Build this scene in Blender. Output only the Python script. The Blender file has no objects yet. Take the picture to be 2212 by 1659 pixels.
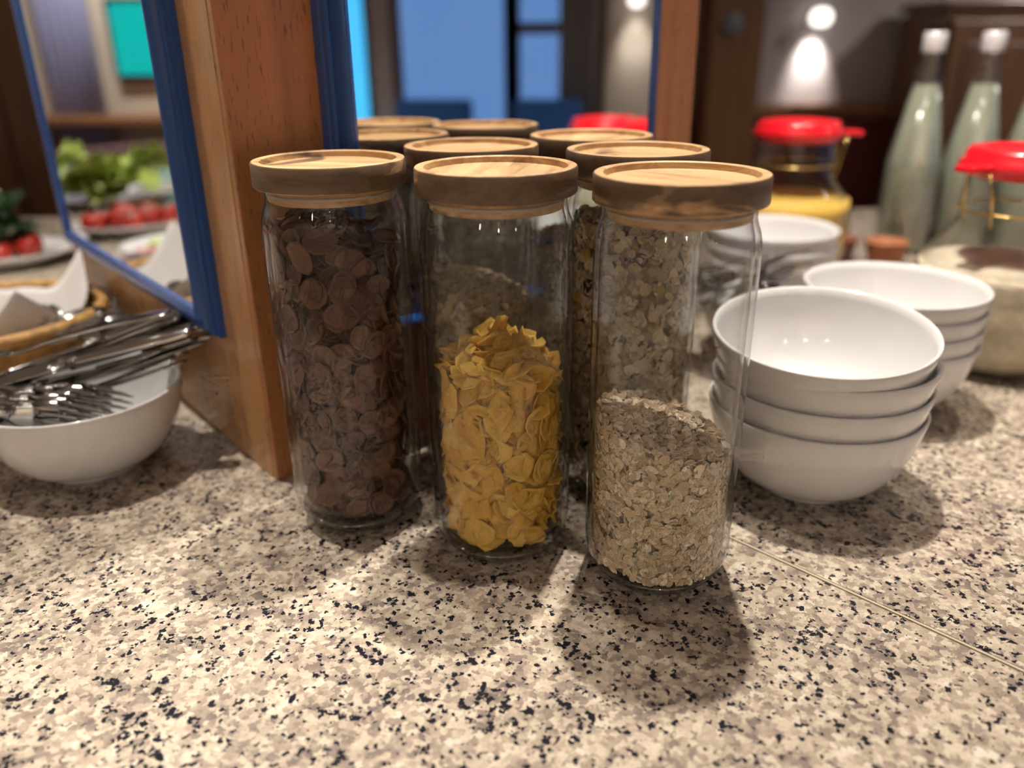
import bpy, bmesh, math, random
from mathutils import Vector, Matrix, Euler, noise
R = math.radians
scene = bpy.context.scene
C = scene.collection
ZC = 0.90                      # height of the granite worktop above the floor

# ---------------------------------------------------------------- camera
cam_d = bpy.data.cameras.new('camera')
cam_d.sensor_width = 36.0
cam_d.lens = 1729.9 / 2212 * 36.0
cam_d.clip_start = 0.01
cam = bpy.data.objects.new('camera', cam_d)
C.objects.link(cam)
pt, rl = R(22.80), R(-0.62)
fwd = Vector((0, math.cos(pt), -math.sin(pt))); up0 = Vector((0, math.sin(pt), math.cos(pt))); rt0 = Vector((1, 0, 0))
rt = rt0 * math.cos(rl) + up0 * math.sin(rl)
up = -rt0 * math.sin(rl) + up0 * math.cos(rl)
mw = Matrix.Identity(4)
for i in range(3):
    mw[i][0] = rt[i]; mw[i][1] = up[i]; mw[i][2] = -fwd[i]
mw[2][3] = ZC + 0.349
cam.matrix_world = mw
cam_d.dof.use_dof = True
cam_d.dof.focus_distance = 0.53
cam_d.dof.aperture_fstop = 2.8
scene.camera = cam

# ---------------------------------------------------------------- world, exposure
w = bpy.data.worlds.new('dusk'); scene.world = w; w.use_nodes = True
bg = w.node_tree.nodes['Background']
bg.inputs[0].default_value = (0.115, 0.235, 0.52, 1)
bg.inputs[1].default_value = 1.1
scene.view_settings.view_transform = 'Standard'
scene.view_settings.look = 'None'
scene.view_settings.exposure = 0.14
scene.view_settings.gamma = 1.0
scene.view_settings.use_curve_mapping = False
cy = scene.cycles
cy.use_denoising = True
cy.max_bounces = 8; cy.transparent_max_bounces = 28; cy.transmission_bounces = 6; cy.glossy_bounces = 5; cy.diffuse_bounces = 3
cy.use_adaptive_sampling = True; cy.adaptive_threshold = 0.10; cy.adaptive_min_samples = 14; cy.use_light_tree = True
cy.caustics_reflective = True; cy.caustics_refractive = False
cy.sample_clamp_indirect = 4.0

# ---------------------------------------------------------------- helpers: materials
def new_mat(name):
    m = bpy.data.materials.new(name); m.use_nodes = True
    nt = m.node_tree
    return m, nt, nt.nodes['Principled BSDF'], nt.nodes, nt.links
def mat(name, col, rough=0.5, metal=0.0, spec=0.5, coat=0.0, bump=0, bscale=200, emit=None, es=0, var=0.0, vscale=60):
    m, nt, b, N, L = new_mat(name)
    b.inputs['Base Color'].default_value = (*col, 1)
    b.inputs['Roughness'].default_value = rough; b.inputs['Metallic'].default_value = metal
    b.inputs['Specular IOR Level'].default_value = spec
    b.inputs['Coat Weight'].default_value = coat; b.inputs['Coat Roughness'].default_value = 0.12
    tc = N.new('ShaderNodeTexCoord')
    if var:
        n = N.new('ShaderNodeTexNoise'); n.inputs['Scale'].default_value = vscale; n.inputs['Detail'].default_value = 4
        L.new(tc.outputs['Object'], n.inputs['Vector'])
        r = N.new('ShaderNodeValToRGB')
        r.color_ramp.elements[0].position = .3; r.color_ramp.elements[1].position = .7
        r.color_ramp.elements[0].color = (*[c * (1 - var) for c in col], 1); r.color_ramp.elements[1].color = (*[min(1, c * (1 + var)) for c in col], 1)
        L.new(n.outputs['Fac'], r.inputs['Fac']); L.new(r.outputs['Color'], b.inputs['Base Color'])
    if bump:
        n = N.new('ShaderNodeTexNoise'); n.inputs['Scale'].default_value = bscale; n.inputs['Detail'].default_value = 5
        L.new(tc.outputs['Object'], n.inputs['Vector'])
        bp = N.new('ShaderNodeBump'); bp.inputs['Strength'].default_value = bump; bp.inputs['Distance'].default_value = 0.001
        L.new(n.outputs['Fac'], bp.inputs['Height']); L.new(bp.outputs['Normal'], b.inputs['Normal'])
    if emit:
        b.inputs['Emission Color'].default_value = (*emit, 1); b.inputs['Emission Strength'].default_value = es
    return m
def ramp(N, stops, interp='LINEAR'):
    r = N.new('ShaderNodeValToRGB'); cr = r.color_ramp; cr.interpolation = interp
    while len(cr.elements) < len(stops): cr.elements.new(0.5)
    for e, (p, c) in zip(cr.elements, stops):
        e.position = p; e.color = (*c, 1) if len(c) == 3 else c
    return r
def mapping(N, L, src, scale=(1, 1, 1), rot=(0, 0, 0), loc=(0, 0, 0)):
    mp = N.new('ShaderNodeMapping'); mp.inputs['Scale'].default_value = scale; mp.inputs['Rotation'].default_value = rot; mp.inputs['Location'].default_value = loc
    L.new(src, mp.inputs['Vector']); return mp.outputs['Vector']
def mixc(N, L, fac, a, b, mode='MIX'):
    x = N.new('ShaderNodeMix'); x.data_type = 'RGBA'; x.blend_type = mode
    for sock, v in ((x.inputs['Factor'], fac), (x.inputs['A'], a), (x.inputs['B'], b)):
        if isinstance(v, (int, float)): sock.default_value = v
        elif isinstance(v, tuple): sock.default_value = (*v, 1)
        else: L.new(v, sock)
    return x.outputs['Result']
def math_n(N, L, op, a, b=None, clamp=False):
    x = N.new('ShaderNodeMath'); x.operation = op; x.use_clamp = clamp
    for i, v in enumerate((a, b)):
        if v is None: continue
        if isinstance(v, (int, float)): x.inputs[i].default_value = v
        else: L.new(v, x.inputs[i])
    return x.outputs[0]
def tex_noise(N, L, vec, scale, detail=3, rough=.5, dist=0):
    n = N.new('ShaderNodeTexNoise'); n.inputs['Scale'].default_value = scale; n.inputs['Detail'].default_value = detail
    n.inputs['Roughness'].default_value = rough; n.inputs['Distortion'].default_value = dist
    L.new(vec, n.inputs['Vector']); return n

def granite():
    m, nt, b, N, L = new_mat('speckled_granite')
    tc = N.new('ShaderNodeTexCoord'); o = tc.outputs['Object']
    wn = tex_noise(N, L, o, 300, 2)
    vadd = N.new('ShaderNodeVectorMath'); vadd.operation = 'MULTIPLY_ADD'
    vadd.inputs[1].default_value = (0.006, 0.006, 0.006)
    L.new(wn.outputs['Color'], vadd.inputs[0]); L.new(o, vadd.inputs[2])
    wv = vadd.outputs[0]
    v1 = N.new('ShaderNodeTexVoronoi'); v1.inputs['Scale'].default_value = 240; L.new(wv, v1.inputs['Vector'])
    sep = N.new('ShaderNodeSeparateColor'); L.new(v1.outputs['Color'], sep.inputs[0])
    big = tex_noise(N, L, o, 42, 4, .6)
    val = math_n(N, L, 'ADD', math_n(N, L, 'MULTIPLY', sep.outputs[0], .46), math_n(N, L, 'MULTIPLY', math_n(N, L, 'SUBTRACT', big.outputs['Fac'], .06), .76))
    cells = ramp(N, [(0.24, (.155, .130, .120)), (.38, (.25, .205, .175)), (.50, (.36, .30, .24)), (.62, (.46, .39, .31)), (.76, (.55, .48, .385)), (.94, (.68, .63, .55))])
    L.new(val, cells.inputs['Fac'])
    fine = tex_noise(N, L, o, 520, 4, .65)
    fr = ramp(N, [(.3, (.74, .72, .70)), (.7, (1.12, 1.1, 1.06))]); L.new(fine.outputs['Fac'], fr.inputs['Fac'])
    base = mixc(N, L, .75, cells.outputs['Color'], fr.outputs['Color'], 'MULTIPLY')
    # black mica grains in clusters
    v2 = N.new('ShaderNodeTexVoronoi'); v2.inputs['Scale'].default_value = 310; L.new(mapping(N, L, wv, loc=(.31, .17, .05)), v2.inputs['Vector'])
    s2 = N.new('ShaderNodeSeparateColor'); L.new(v2.outputs['Color'], s2.inputs[0])
    cl = tex_noise(N, L, o, 75, 3, .6)
    k = math_n(N, L, 'ADD', math_n(N, L, 'MULTIPLY', s2.outputs[1], .55), math_n(N, L, 'MULTIPLY', cl.outputs['Fac'], .75))
    k = math_n(N, L, 'SUBTRACT', k, math_n(N, L, 'MULTIPLY', v2.outputs['Distance'], .22))
    br = ramp(N, [(.74, (0, 0, 0)), (.77, (1, 1, 1))]); L.new(k, br.inputs['Fac'])
    br2 = ramp(N, [(.665, (0, 0, 0)), (.74, (1, 1, 1))]); L.new(k, br2.inputs['Fac'])
    c = mixc(N, L, math_n(N, L, 'MULTIPLY', br2.outputs['Color'], .38), base, (.20, .18, .18))
    c = mixc(N, L, br.outputs['Color'], c, (.014, .014, .02))
    L.new(c, b.inputs['Base Color'])
    b.inputs['Roughness'].default_value = .17; b.inputs['Specular IOR Level'].default_value = .45
    return m

def beech(name, base, dark, vec_scale=(1, 1, 1), rough=.28, coat=.5, fleck=.6):
    m, nt, b, N, L = new_mat(name)
    tc = N.new('ShaderNodeTexCoord'); o = tc.outputs['Object']
    g = tex_noise(N, L, mapping(N, L, o, (28, 28, 1.6)), 1.0, 5, .6, .6)
    r = ramp(N, [(.25, dark), (.5, base), (.8, tuple(min(1, c * 1.25) for c in base))]); L.new(g.outputs['Fac'], r.inputs['Fac'])
    f = tex_noise(N, L, mapping(N, L, o, (600, 600, 75)), 1.0, 1, .5)
    fr = ramp(N, [(.30, (1, 1, 1)), (.38, (0, 0, 0))]); L.new(f.outputs['Fac'], fr.inputs['Fac'])
    c = mixc(N, L, math_n(N, L, 'MULTIPLY', fr.outputs['Color'], fleck), r.outputs['Color'], tuple(c * .45 for c in dark))
    L.new(c, b.inputs['Base Color'])
    b.inputs['Roughness'].default_value = rough + .2; b.inputs['Coat Weight'].default_value = coat; b.inputs['Coat Roughness'].default_value = .18
    return m

def acacia():
    m, nt, b, N, L = new_mat('acacia_wood')
    tc = N.new('ShaderNodeTexCoord'); oi = N.new('ShaderNodeObjectInfo')
    cmb = N.new('ShaderNodeCombineXYZ')
    for i, kf in enumerate((3.1, 5.7, 0.9)): L.new(math_n(N, L, 'MULTIPLY', oi.outputs['Random'], kf), cmb.inputs[i])
    va = N.new('ShaderNodeVectorMath'); va.operation = 'ADD'; L.new(tc.outputs['Object'], va.inputs[0]); L.new(cmb.outputs[0], va.inputs[1])
    o = va.outputs[0]
    g = tex_noise(N, L, mapping(N, L, o, (10, 75, 110), rot=(.12, .3, .25)), 1.0, 5, .62, 1.2)
    r = ramp(N, [(.28, (.30, .165, .075)), (.45, (.50, .30, .145)), (.62, (.62, .41, .21)), (.8, (.70, .50, .28))]); L.new(g.outputs['Fac'], r.inputs['Fac'])
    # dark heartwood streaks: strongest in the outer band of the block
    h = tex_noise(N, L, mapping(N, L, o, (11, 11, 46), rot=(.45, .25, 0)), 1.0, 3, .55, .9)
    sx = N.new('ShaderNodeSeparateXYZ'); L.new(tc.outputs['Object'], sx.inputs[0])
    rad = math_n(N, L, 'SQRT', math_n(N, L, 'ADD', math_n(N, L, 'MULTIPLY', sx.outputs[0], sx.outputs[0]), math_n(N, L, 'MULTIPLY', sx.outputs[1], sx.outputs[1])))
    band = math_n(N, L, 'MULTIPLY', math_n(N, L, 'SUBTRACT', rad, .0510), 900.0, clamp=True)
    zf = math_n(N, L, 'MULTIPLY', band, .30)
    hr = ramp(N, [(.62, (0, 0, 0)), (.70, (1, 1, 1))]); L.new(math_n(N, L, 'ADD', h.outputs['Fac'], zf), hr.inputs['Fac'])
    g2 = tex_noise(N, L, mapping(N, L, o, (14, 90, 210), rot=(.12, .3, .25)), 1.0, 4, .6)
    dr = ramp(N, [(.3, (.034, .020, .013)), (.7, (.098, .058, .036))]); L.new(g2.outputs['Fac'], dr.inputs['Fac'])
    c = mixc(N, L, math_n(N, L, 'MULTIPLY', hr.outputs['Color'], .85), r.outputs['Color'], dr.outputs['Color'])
    L.new(c, b.inputs['Base Color']); b.inputs['Roughness'].default_value = .45
    bp = N.new('ShaderNodeBump'); bp.inputs['Strength'].default_value = .12; bp.inputs['Distance'].default_value = .0006
    L.new(g.outputs['Fac'], bp.inputs['Height']); L.new(bp.outputs['Normal'], b.inputs['Normal'])
    return m

def thin_glass(name, tint=(.97, .98, .975), dust=0.0, dust_col=(.75, .66, .56), f0=.032, streak=False, rough=.015):
    """thin walled clear glass: Fresnel reflection over straight transmission, with cereal dust clinging to it"""
    m, nt, b, N, L = new_mat(name)
    N.remove(b); out = N['Material Output']
    lw = N.new('ShaderNodeLayerWeight'); lw.inputs['Blend'].default_value = .5
    f5 = math_n(N, L, 'POWER', lw.outputs['Facing'], 4.0)
    F = math_n(N, L, 'ADD', math_n(N, L, 'MULTIPLY', f5, 1 - f0), f0)
    tr = N.new('ShaderNodeBsdfTransparent')
    edge = mixc(N, L, math_n(N, L, 'POWER', lw.outputs['Facing'], 6.0), tint, tuple(t * .62 for t in tint))
    L.new(edge, tr.inputs['Color'])
    gl = N.new('ShaderNodeBsdfGlossy'); gl.inputs['Roughness'].default_value = rough
    mx = N.new('ShaderNodeMixShader'); L.new(F, mx.inputs[0]); L.new(tr.outputs[0], mx.inputs[1]); L.new(gl.outputs[0], mx.inputs[2])
    last = mx.outputs[0]
    if dust:
        tc = N.new('ShaderNodeTexCoord'); o = tc.outputs['Object']
        n1 = tex_noise(N, L, mapping(N, L, o, (22, 22, 12)), 1.0, 2, .65)
        r1 = ramp(N, [(.42, (0, 0, 0)), (.72, (1, 1, 1))]); L.new(n1.outputs['Fac'], r1.inputs['Fac'])
        n2 = tex_noise(N, L, mapping(N, L, o, (900, 900, 240 if streak else 900)), 1.0, 0, .6)
        r2 = ramp(N, [(.36, (.35, .35, .35)), (.66, (1, 1, 1))]); L.new(n2.outputs['Fac'], r2.inputs['Fac'])
        k = math_n(N, L, 'MULTIPLY', math_n(N, L, 'ADD', math_n(N, L, 'MULTIPLY', r1.outputs['Color'], .9), .22), r2.outputs['Color'])
        k = math_n(N, L, 'MULTIPLY', k, dust, clamp=True)
        df = N.new('ShaderNodeBsdfDiffuse'); df.inputs['Color'].default_value = (*dust_col, 1)
        tl = N.new('ShaderNodeBsdfTranslucent'); tl.inputs['Color'].default_value = (*dust_col, 1)
        dm = N.new('ShaderNodeMixShader'); dm.inputs[0].default_value = .4; L.new(df.outputs[0], dm.inputs[1]); L.new(tl.outputs[0], dm.inputs[2])
        m2 = N.new('ShaderNodeMixShader'); L.new(k, m2.inputs[0]); L.new(last, m2.inputs[1]); L.new(dm.outputs[0], m2.inputs[2]); last = m2.outputs[0]
    L.new(last, out.inputs['Surface'])
    return m
def solid_glass(name):
    m, nt, b, N, L = new_mat(name)
    b.inputs['Base Color'].default_value = (.93, .95, .93, 1); b.inputs['Roughness'].default_value = .01
    b.inputs['Transmission Weight'].default_value = 1; b.inputs['IOR'].default_value = 1.45
    return m
def mirror_mat():
    m, nt, b, N, L = new_mat('silvered_mirror')
    b.inputs['Base Color'].default_value = (.88, .90, .91, 1); b.inputs['Metallic'].default_value = 1; b.inputs['Roughness'].default_value = .004
    return m
def flake_mat(name, lo, hi, scale, rough=.6, sss=0.0, transl=0.0):
    m, nt, b, N, L = new_mat(name)
    tc = N.new('ShaderNodeTexCoord'); oi = N.new('ShaderNodeObjectInfo')
    n = tex_noise(N, L, tc.outputs['Object'], scale, 4, .6)
    f = math_n(N, L, 'ADD', math_n(N, L, 'MULTIPLY', n.outputs['Fac'], .7), math_n(N, L, 'MULTIPLY', oi.outputs['Random'], .35))
    r = ramp(N, [(.25, lo), (.8, hi)]); L.new(f, r.inputs['Fac']); L.new(r.outputs['Color'], b.inputs['Base Color'])
    b.inputs['Roughness'].default_value = rough; b.inputs['Specular IOR Level'].default_value = .3
    bp = N.new('ShaderNodeBump'); bp.inputs['Strength'].default_value = .5; bp.inputs['Distance'].default_value = .0008
    n2 = tex_noise(N, L, tc.outputs['Object'], scale * 2.5, 3, .6)
    L.new(n2.outputs['Fac'], bp.inputs['Height']); L.new(bp.outputs['Normal'], b.inputs['Normal'])
    if transl:
        out = N['Material Output']; tl = N.new('ShaderNodeBsdfTranslucent'); L.new(r.outputs['Color'], tl.inputs['Color'])
        mx = N.new('ShaderNodeMixShader'); mx.inputs[0].default_value = transl
        L.new(b.outputs[0], mx.inputs[1]); L.new(tl.outputs[0], mx.inputs[2]); L.new(mx.outputs[0], out.inputs['Surface'])
    return m
def vcol_mat(name, rough=.65, bumps=900):
    m, nt, b, N, L = new_mat(name)
    a = N.new('ShaderNodeVertexColor'); a.layer_name = 'tone'
    tc = N.new('ShaderNodeTexCoord'); n = tex_noise(N, L, tc.outputs['Object'], bumps, 3, .6)
    r = ramp(N, [(.3, (.8, .78, .76)), (.7, (1.1, 1.1, 1.1))]); L.new(n.outputs['Fac'], r.inputs['Fac'])
    L.new(mixc(N, L, 1.0, a.outputs['Color'], r.outputs['Color'], 'MULTIPLY'), b.inputs['Base Color'])
    b.inputs['Roughness'].default_value = rough; b.inputs['Specular IOR Level'].default_value = .25
    return m

M = {}
M['granite'] = granite()
M['sealant'] = mat('cream_sealant', (.46, .39, .28), .5)
M['beech'] = beech('varnished_beech', (.43, .175, .062), (.31, .115, .038))
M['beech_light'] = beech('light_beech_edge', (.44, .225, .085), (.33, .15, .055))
M['dark_wood'] = beech('dark_stained_wood', (.120, .052, .018), (.065, .027, .010), fleck=.3, coat=.15)
M['mid_wood'] = beech('oiled_wood', (.30, .13, .05), (.2, .08, .03), coat=.2)
M['blue'] = mat('blue_lacquer', (.006, .066, .29), .32, coat=.35)
M['mirror'] = mirror_mat()
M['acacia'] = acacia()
M['seal'] = mat('clear_silicone_seal', (.45, .40, .34), .4)
M['glass_foot'] = solid_glass('thick_clear_glass')
M['glass'] = thin_glass('clear_jar_glass')
M['glass_thick'] = thin_glass('thick_base_glass', tint=(.93, .95, .94), f0=.20, rough=.06)
M['porcelain'] = mat('white_porcelain', (.72, .71, .705), .10, spec=.55, coat=.3)
M['steel'] = mat('polished_steel', (.46, .45, .44), .13, metal=1.0)
M['red'] = mat('red_plastic', (.72, .008, .018), .28, coat=.3)
M['wire'] = mat('brass_clip', (.72, .50, .18), .3, metal=.9)
M['wicker'] = mat('golden_wicker', (.50, .28, .09), .55, var=.35, vscale=120)
M['cloth'] = mat('white_cloth', (.80, .78, .76), .85, bump=.2, bscale=700)
M['plaster'] = mat('lilac_grey_plaster', (.40, .36, .37), .9, var=.04, vscale=4)
M['cream'] = mat('cream_plaster', (.62, .54, .45), .9, var=.05, vscale=4)
M['ceiling'] = mat('white_ceiling', (.75, .72, .68), .9)
M['floor'] = mat('brown_floor', (.16, .10, .07), .45, var=.2, vscale=6)
M['maroon'] = mat('maroon_upholstery', (.10, .018, .018), .7, var=.15, vscale=20)
M['blue_cloth'] = mat('blue_upholstery', (.03, .13, .42), .8)
M['black'] = mat('black_plastic', (.015, .015, .018), .4)
M['grey'] = mat('grey_plastic', (.20, .22, .24), .5)
M['cap'] = mat('silver_cap', (.72, .70, .72), .3, metal=.3)
M['lamp_glow'] = mat('lamp_glow', (1, .95, .85), .3, emit=(1, .88, .72), es=30)
M['sconce_glow'] = mat('sconce_glow', (1, .95, .9), .3, emit=(1, .93, .85), es=2.2)
M['cyan_glow'] = mat('cyan_light_panel', (.1, .5, .8), .3, emit=(.05, .50, .95), es=1.0)
M['screen'] = mat('teal_screen', (0, .05, .05), .3, emit=(.0, .42, .38), es=1.0)
M['bran'] = flake_mat('bran_flake', (.070, .031, .020), (.22, .108, .066), 500, .7)
M['corn'] = flake_mat('corn_flake', (.80, .42, .03), (1.0, .70, .17), 260, .5, transl=.30)
M['oats'] = vcol_mat('rolled_oats')
M['liquid'] = mat('cloudy_lemonade', (.33, .34, .265), .15, spec=.4)
M['cream_food'] = mat('cream_muesli', (.68, .58, .44), .8, var=.15, vscale=90, bump=.6, bscale=160)
M['tomato'] = mat('tomato_skin', (.48, .030, .018), .2, coat=.4, var=.2, vscale=25)
M['lettuce'] = mat('lettuce_leaf', (.38, .48, .10), .45, var=.35, vscale=25)
M['herb'] = mat('dark_herb_leaf', (.035, .10, .035), .45, var=.3, vscale=40)
M['cucumber'] = mat('cucumber_slice', (.42, .52, .20), .35, var=.2, vscale=60)
M['radish'] = mat('pink_radish', (.52, .10, .14), .35, var=.2, vscale=50)

# ---------------------------------------------------------------- helpers: objects
def tag(o, label=None, cat=None, group=None, kind=None):
    if label: o['label'] = label
    if cat: o['category'] = cat
    if group: o['group'] = group
    if kind: o['kind'] = kind
    return o
def empty(name, loc=(0, 0, 0), rz=0.0, rot=None):
    o = bpy.data.objects.new(name, None); C.objects.link(o); o.empty_display_size = .02
    o.location = loc; o.rotation_euler = rot if rot else (0, 0, rz)
    return o
def link(name, me, material=None, parent=None, loc=(0, 0, 0), rot=(0, 0, 0), smooth=True):
    o = bpy.data.objects.new(name, me); C.objects.link(o)
    if material is not None and not me.materials: me.materials.append(material)
    if parent is not None: o.parent = parent
    o.location = loc; o.rotation_euler = rot
    return o
def mesh(name, verts, faces, smooth=True):
    me = bpy.data.meshes.new(name); me.from_pydata([tuple(v) for v in verts], [], faces)
    bm = bmesh.new(); bm.from_mesh(me); bmesh.ops.recalc_face_normals(bm, faces=bm.faces); bm.to_mesh(me); bm.free()
    if smooth: me.polygons.foreach_set('use_smooth', [True] * len(me.polygons))
    me.update(); return me
def lathe(name, prof, seg=64, smooth=True, closed=False, angle=None):
    """prof: list of (r, z); r = 0 makes a pole"""
    V = []; F = []; rows = []
    for r, z in prof:
        if r < 1e-7: rows.append([len(V)]); V.append((0, 0, z))
        else:
            row = []
            for k in range(seg):
                a = 2 * math.pi * k / seg; row.append(len(V)); V.append((r * math.cos(a), r * math.sin(a), z))
            rows.append(row)
    pairs = list(zip(rows[:-1], rows[1:])) + ([(rows[-1], rows[0])] if closed else [])
    for a, b in pairs:
        for k in range(seg):
            k2 = (k + 1) % seg
            if len(a) == 1 and len(b) == 1: continue
            if len(a) == 1: F.append((a[0], b[k2], b[k]))
            elif len(b) == 1: F.append((a[k], a[k2], b[0]))
            else: F.append((a[k], a[k2], b[k2], b[k]))
    me = mesh(name, V, F, smooth)
    if angle: me.set_sharp_from_angle(angle=R(angle))
    return me
def box_mesh(name, sx, sy, sz, bev=0.0, seg=2, center=(0, 0, 0)):
    bm = bmesh.new(); bmesh.ops.create_cube(bm, size=1)
    for v in bm.verts: v.co = Vector((v.co.x * sx + center[0], v.co.y * sy + center[1], v.co.z * sz + center[2]))
    if bev: bmesh.ops.bevel(bm, geom=bm.edges[:], offset=bev, segments=seg, affect='EDGES', profile=.5)
    me = bpy.data.meshes.new(name); bm.to_mesh(me); bm.free()
    return me
def box(name, p0, p1, material, parent=None, bev=0.0, **kw):
    s = [abs(b - a) for a, b in zip(p0, p1)]; c = [(a + b) / 2 for a, b in zip(p0, p1)]
    me = box_mesh(name, *s, bev=bev)
    return link(name, me, material, parent, loc=c)
def prism(name, pts, z0, z1, smooth=False):
    n = len(pts); V = [(x, y, z0) for x, y in pts] + [(x, y, z1) for x, y in pts]
    F = [tuple(range(n - 1, -1, -1)), tuple(range(n, 2 * n))] + [(k, (k + 1) % n, n + (k + 1) % n, n + k) for k in range(n)]
    return mesh(name, V, F, smooth)
def tube(name, pts, r, seg=8, closed=False, flat=(1, 1)):
    """sweep a circle along points; r number or list"""
    pts = [Vector(p) for p in pts]; n = len(pts); V = []; F = []
    for i, p in enumerate(pts):
        a = pts[(i - 1) % n] if (closed or i > 0) else p; b = pts[(i + 1) % n] if (closed or i < n - 1) else p
        t = (b - a).normalized(); h = Vector((0, 0, 1)) if abs(t.z) < .95 else Vector((1, 0, 0))
        u = t.cross(h).normalized(); v = u.cross(t).normalized(); rr = r[i] if isinstance(r, (list, tuple)) else r
        for k in range(seg):
            an = 2 * math.pi * k / seg; V.append(p + u * (rr * flat[0] * math.cos(an)) + v * (rr * flat[1] * math.sin(an)))
    for i in range(n if closed else n - 1):
        j = (i + 1) % n
        for k in range(seg): F.append((i * seg + k, i * seg + (k + 1) % seg, j * seg + (k + 1) % seg, j * seg + k))
    if not closed: F += [tuple(range(seg - 1, -1, -1)), tuple((n - 1) * seg + k for k in range(seg))]
    return mesh(name, V, F)
def copy_tree(o, parent=None):
    c = o.copy(); C.objects.link(c)
    if parent is not None: c.parent = parent
    for ch in list(o.children): copy_tree(ch, c)
    return c

# ---------------------------------------------------------------- layout (metres on the worktop, camera over the origin)
P0 = Vector((-.2062, .6178))                    # near corner of the pillar
AF = R(40.0)
NV = Vector((-math.sin(AF), math.cos(AF)))      # into the pillar, across the front face
MV = Vector((math.cos(AF), math.sin(AF)))       # along the front face
JAR = {'A': (-.1245, .5683), 'B': (-.0088, .5259), 'C': (.1020, .4865), 'D': (-.0297, .6473), 'E': (.0940, .6076), 'F': (.0700, .7135)}

# ---------------------------------------------------------------- the room
H_CEIL = 2.62
def struct(o): o['kind'] = 'structure'; return o
struct(box('floor', (-4.2, -3.4, -.05), (5.3, 4.6, 0), M['floor']))
struct(box('ceiling', (-4.2, -3.4, H_CEIL), (5.3, 4.6, H_CEIL + .05), M['ceiling']))
struct(box('wall_back', (-4.2, 4.3, 0), (5.3, 4.45, H_CEIL), M['plaster']))
struct(box('wall_left', (-4.2, -3.4, 0), (-4.05, 4.3, H_CEIL), M['cream']))
struct(box('wall_front', (-4.05, -3.4, 0), (5.15, -3.25, H_CEIL), M['cream']))
# right wall: piers, breast wall and lintel around real window openings, all seen in the mirror
XW = 5.0
wins = [(-2.95, -2.25), (-2.1, -1.5), (-.95, -.115), (-.115, .52), (1.5, 2.3), (2.5, 3.3)]
ZS, ZT = .62, 2.25
wr = struct(empty('wall_right'))
box('breast_wall', (XW, -3.25, 0), (XW + .15, 4.3, ZS), M['cream'], wr)
box('lintel', (XW, -3.25, ZT), (XW + .15, 4.3, H_CEIL), M['cream'], wr)
yy = -3.25
for a, b in wins + [(4.3, 4.3)]:
    if a - yy > .02: box('pier', (XW, yy, ZS), (XW + .15, a, ZT), M['plaster'] if yy < .3 else M['cream'], wr)
    yy = b
for i, (a, b) in enumerate(wins):
    wn = struct(empty('window_%d' % (i + 1), (XW + .06, (a + b) / 2, ZS)))
    hw = (b - a) / 2; hh = ZT - ZS
    for s in (-1, 1): box('window_stile', (-.04, s * hw - .05, 0), (.04, s * hw + .05, hh), M['dark_wood'], wn, .006)
    box('window_rail', (-.035, -hw, 0), (.035, hw, .06), M['dark_wood'], wn, .005)
    box('window_rail', (-.035, -hw, hh - .06), (.035, hw, hh), M['dark_wood'], wn, .005)
    if i != 2: box('window_rail', (-.03, -hw, .71), (.03, hw, .78), M['dark_wood'], wn, .005)
    box('window_pane', (-.004, -hw, .0), (.004, hw, hh), M['glass'], wn)

# furniture and fittings of the room behind the buffet
col_ = tag(empty('timber_column', (1.05, 4.12, 0)), 'dark brown timber column against the lilac grey wall', 'column')
link('column_shaft', box_mesh('column_shaft', .25, .25, H_CEIL, .012, center=(0, 0, H_CEIL / 2)), beech('brown_stained_wood', (.19, .085, .026), (.12, .05, .016), fleck=.3, coat=.15), col_)
dsc = link('round_plate', lathe('round_plate', [(0, 0), (.045, 0), (.05, .006), (.045, .014), (0, .014)], 32), M['grey'], col_, loc=(-.03, -.125, ZC + .44), rot=(R(90), 0, 0))
wain = struct(empty('trim_1', (2.6, 4.3, 0)))
link('wainscot_panel', box_mesh('wainscot_panel', 5.0, .05, .90, .01, center=(0, -.03, .45)), M['maroon'], wain)
link('wainscot_rail', box_mesh('wainscot_rail', 5.0, .09, .055, .012, center=(0, -.05, .945)), M['mid_wood'], wain)
cab = tag(empty('sideboard_cabinet', (2.42, 4.02, 0)), 'tall dark wooden cabinet behind the bottles', 'cabinet')
link('cabinet_body', box_mesh('cabinet_body', 1.02, .40, 1.385, .01, center=(0, 0, .6925)), M['dark_wood'], cab)
link('cabinet_top', box_mesh('cabinet_top', 1.08, .44, .035, .008, center=(0, 0, 1.40)), M['dark_wood'], cab)
for sx in (-1, 1):
    d = link('cabinet_door', box_mesh('cabinet_door', .48, .03, 1.30, .01, center=(0, 0, 0)), M['dark_wood'], cab, loc=(sx * .25, -.21, .69))
    link('door_panel', box_mesh('door_panel', .34, .02, 1.12, .008), M['dark_wood'], d, loc=(0, -.012, 0))
    link('door_knob', lathe('door_knob', [(0, 0), (.012, .003), (.016, .016), (.008, .024), (0, .026)], 20), M['wire'], d, loc=(-sx * .2, -.015, .1), rot=(R(90), 0, 0))

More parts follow.
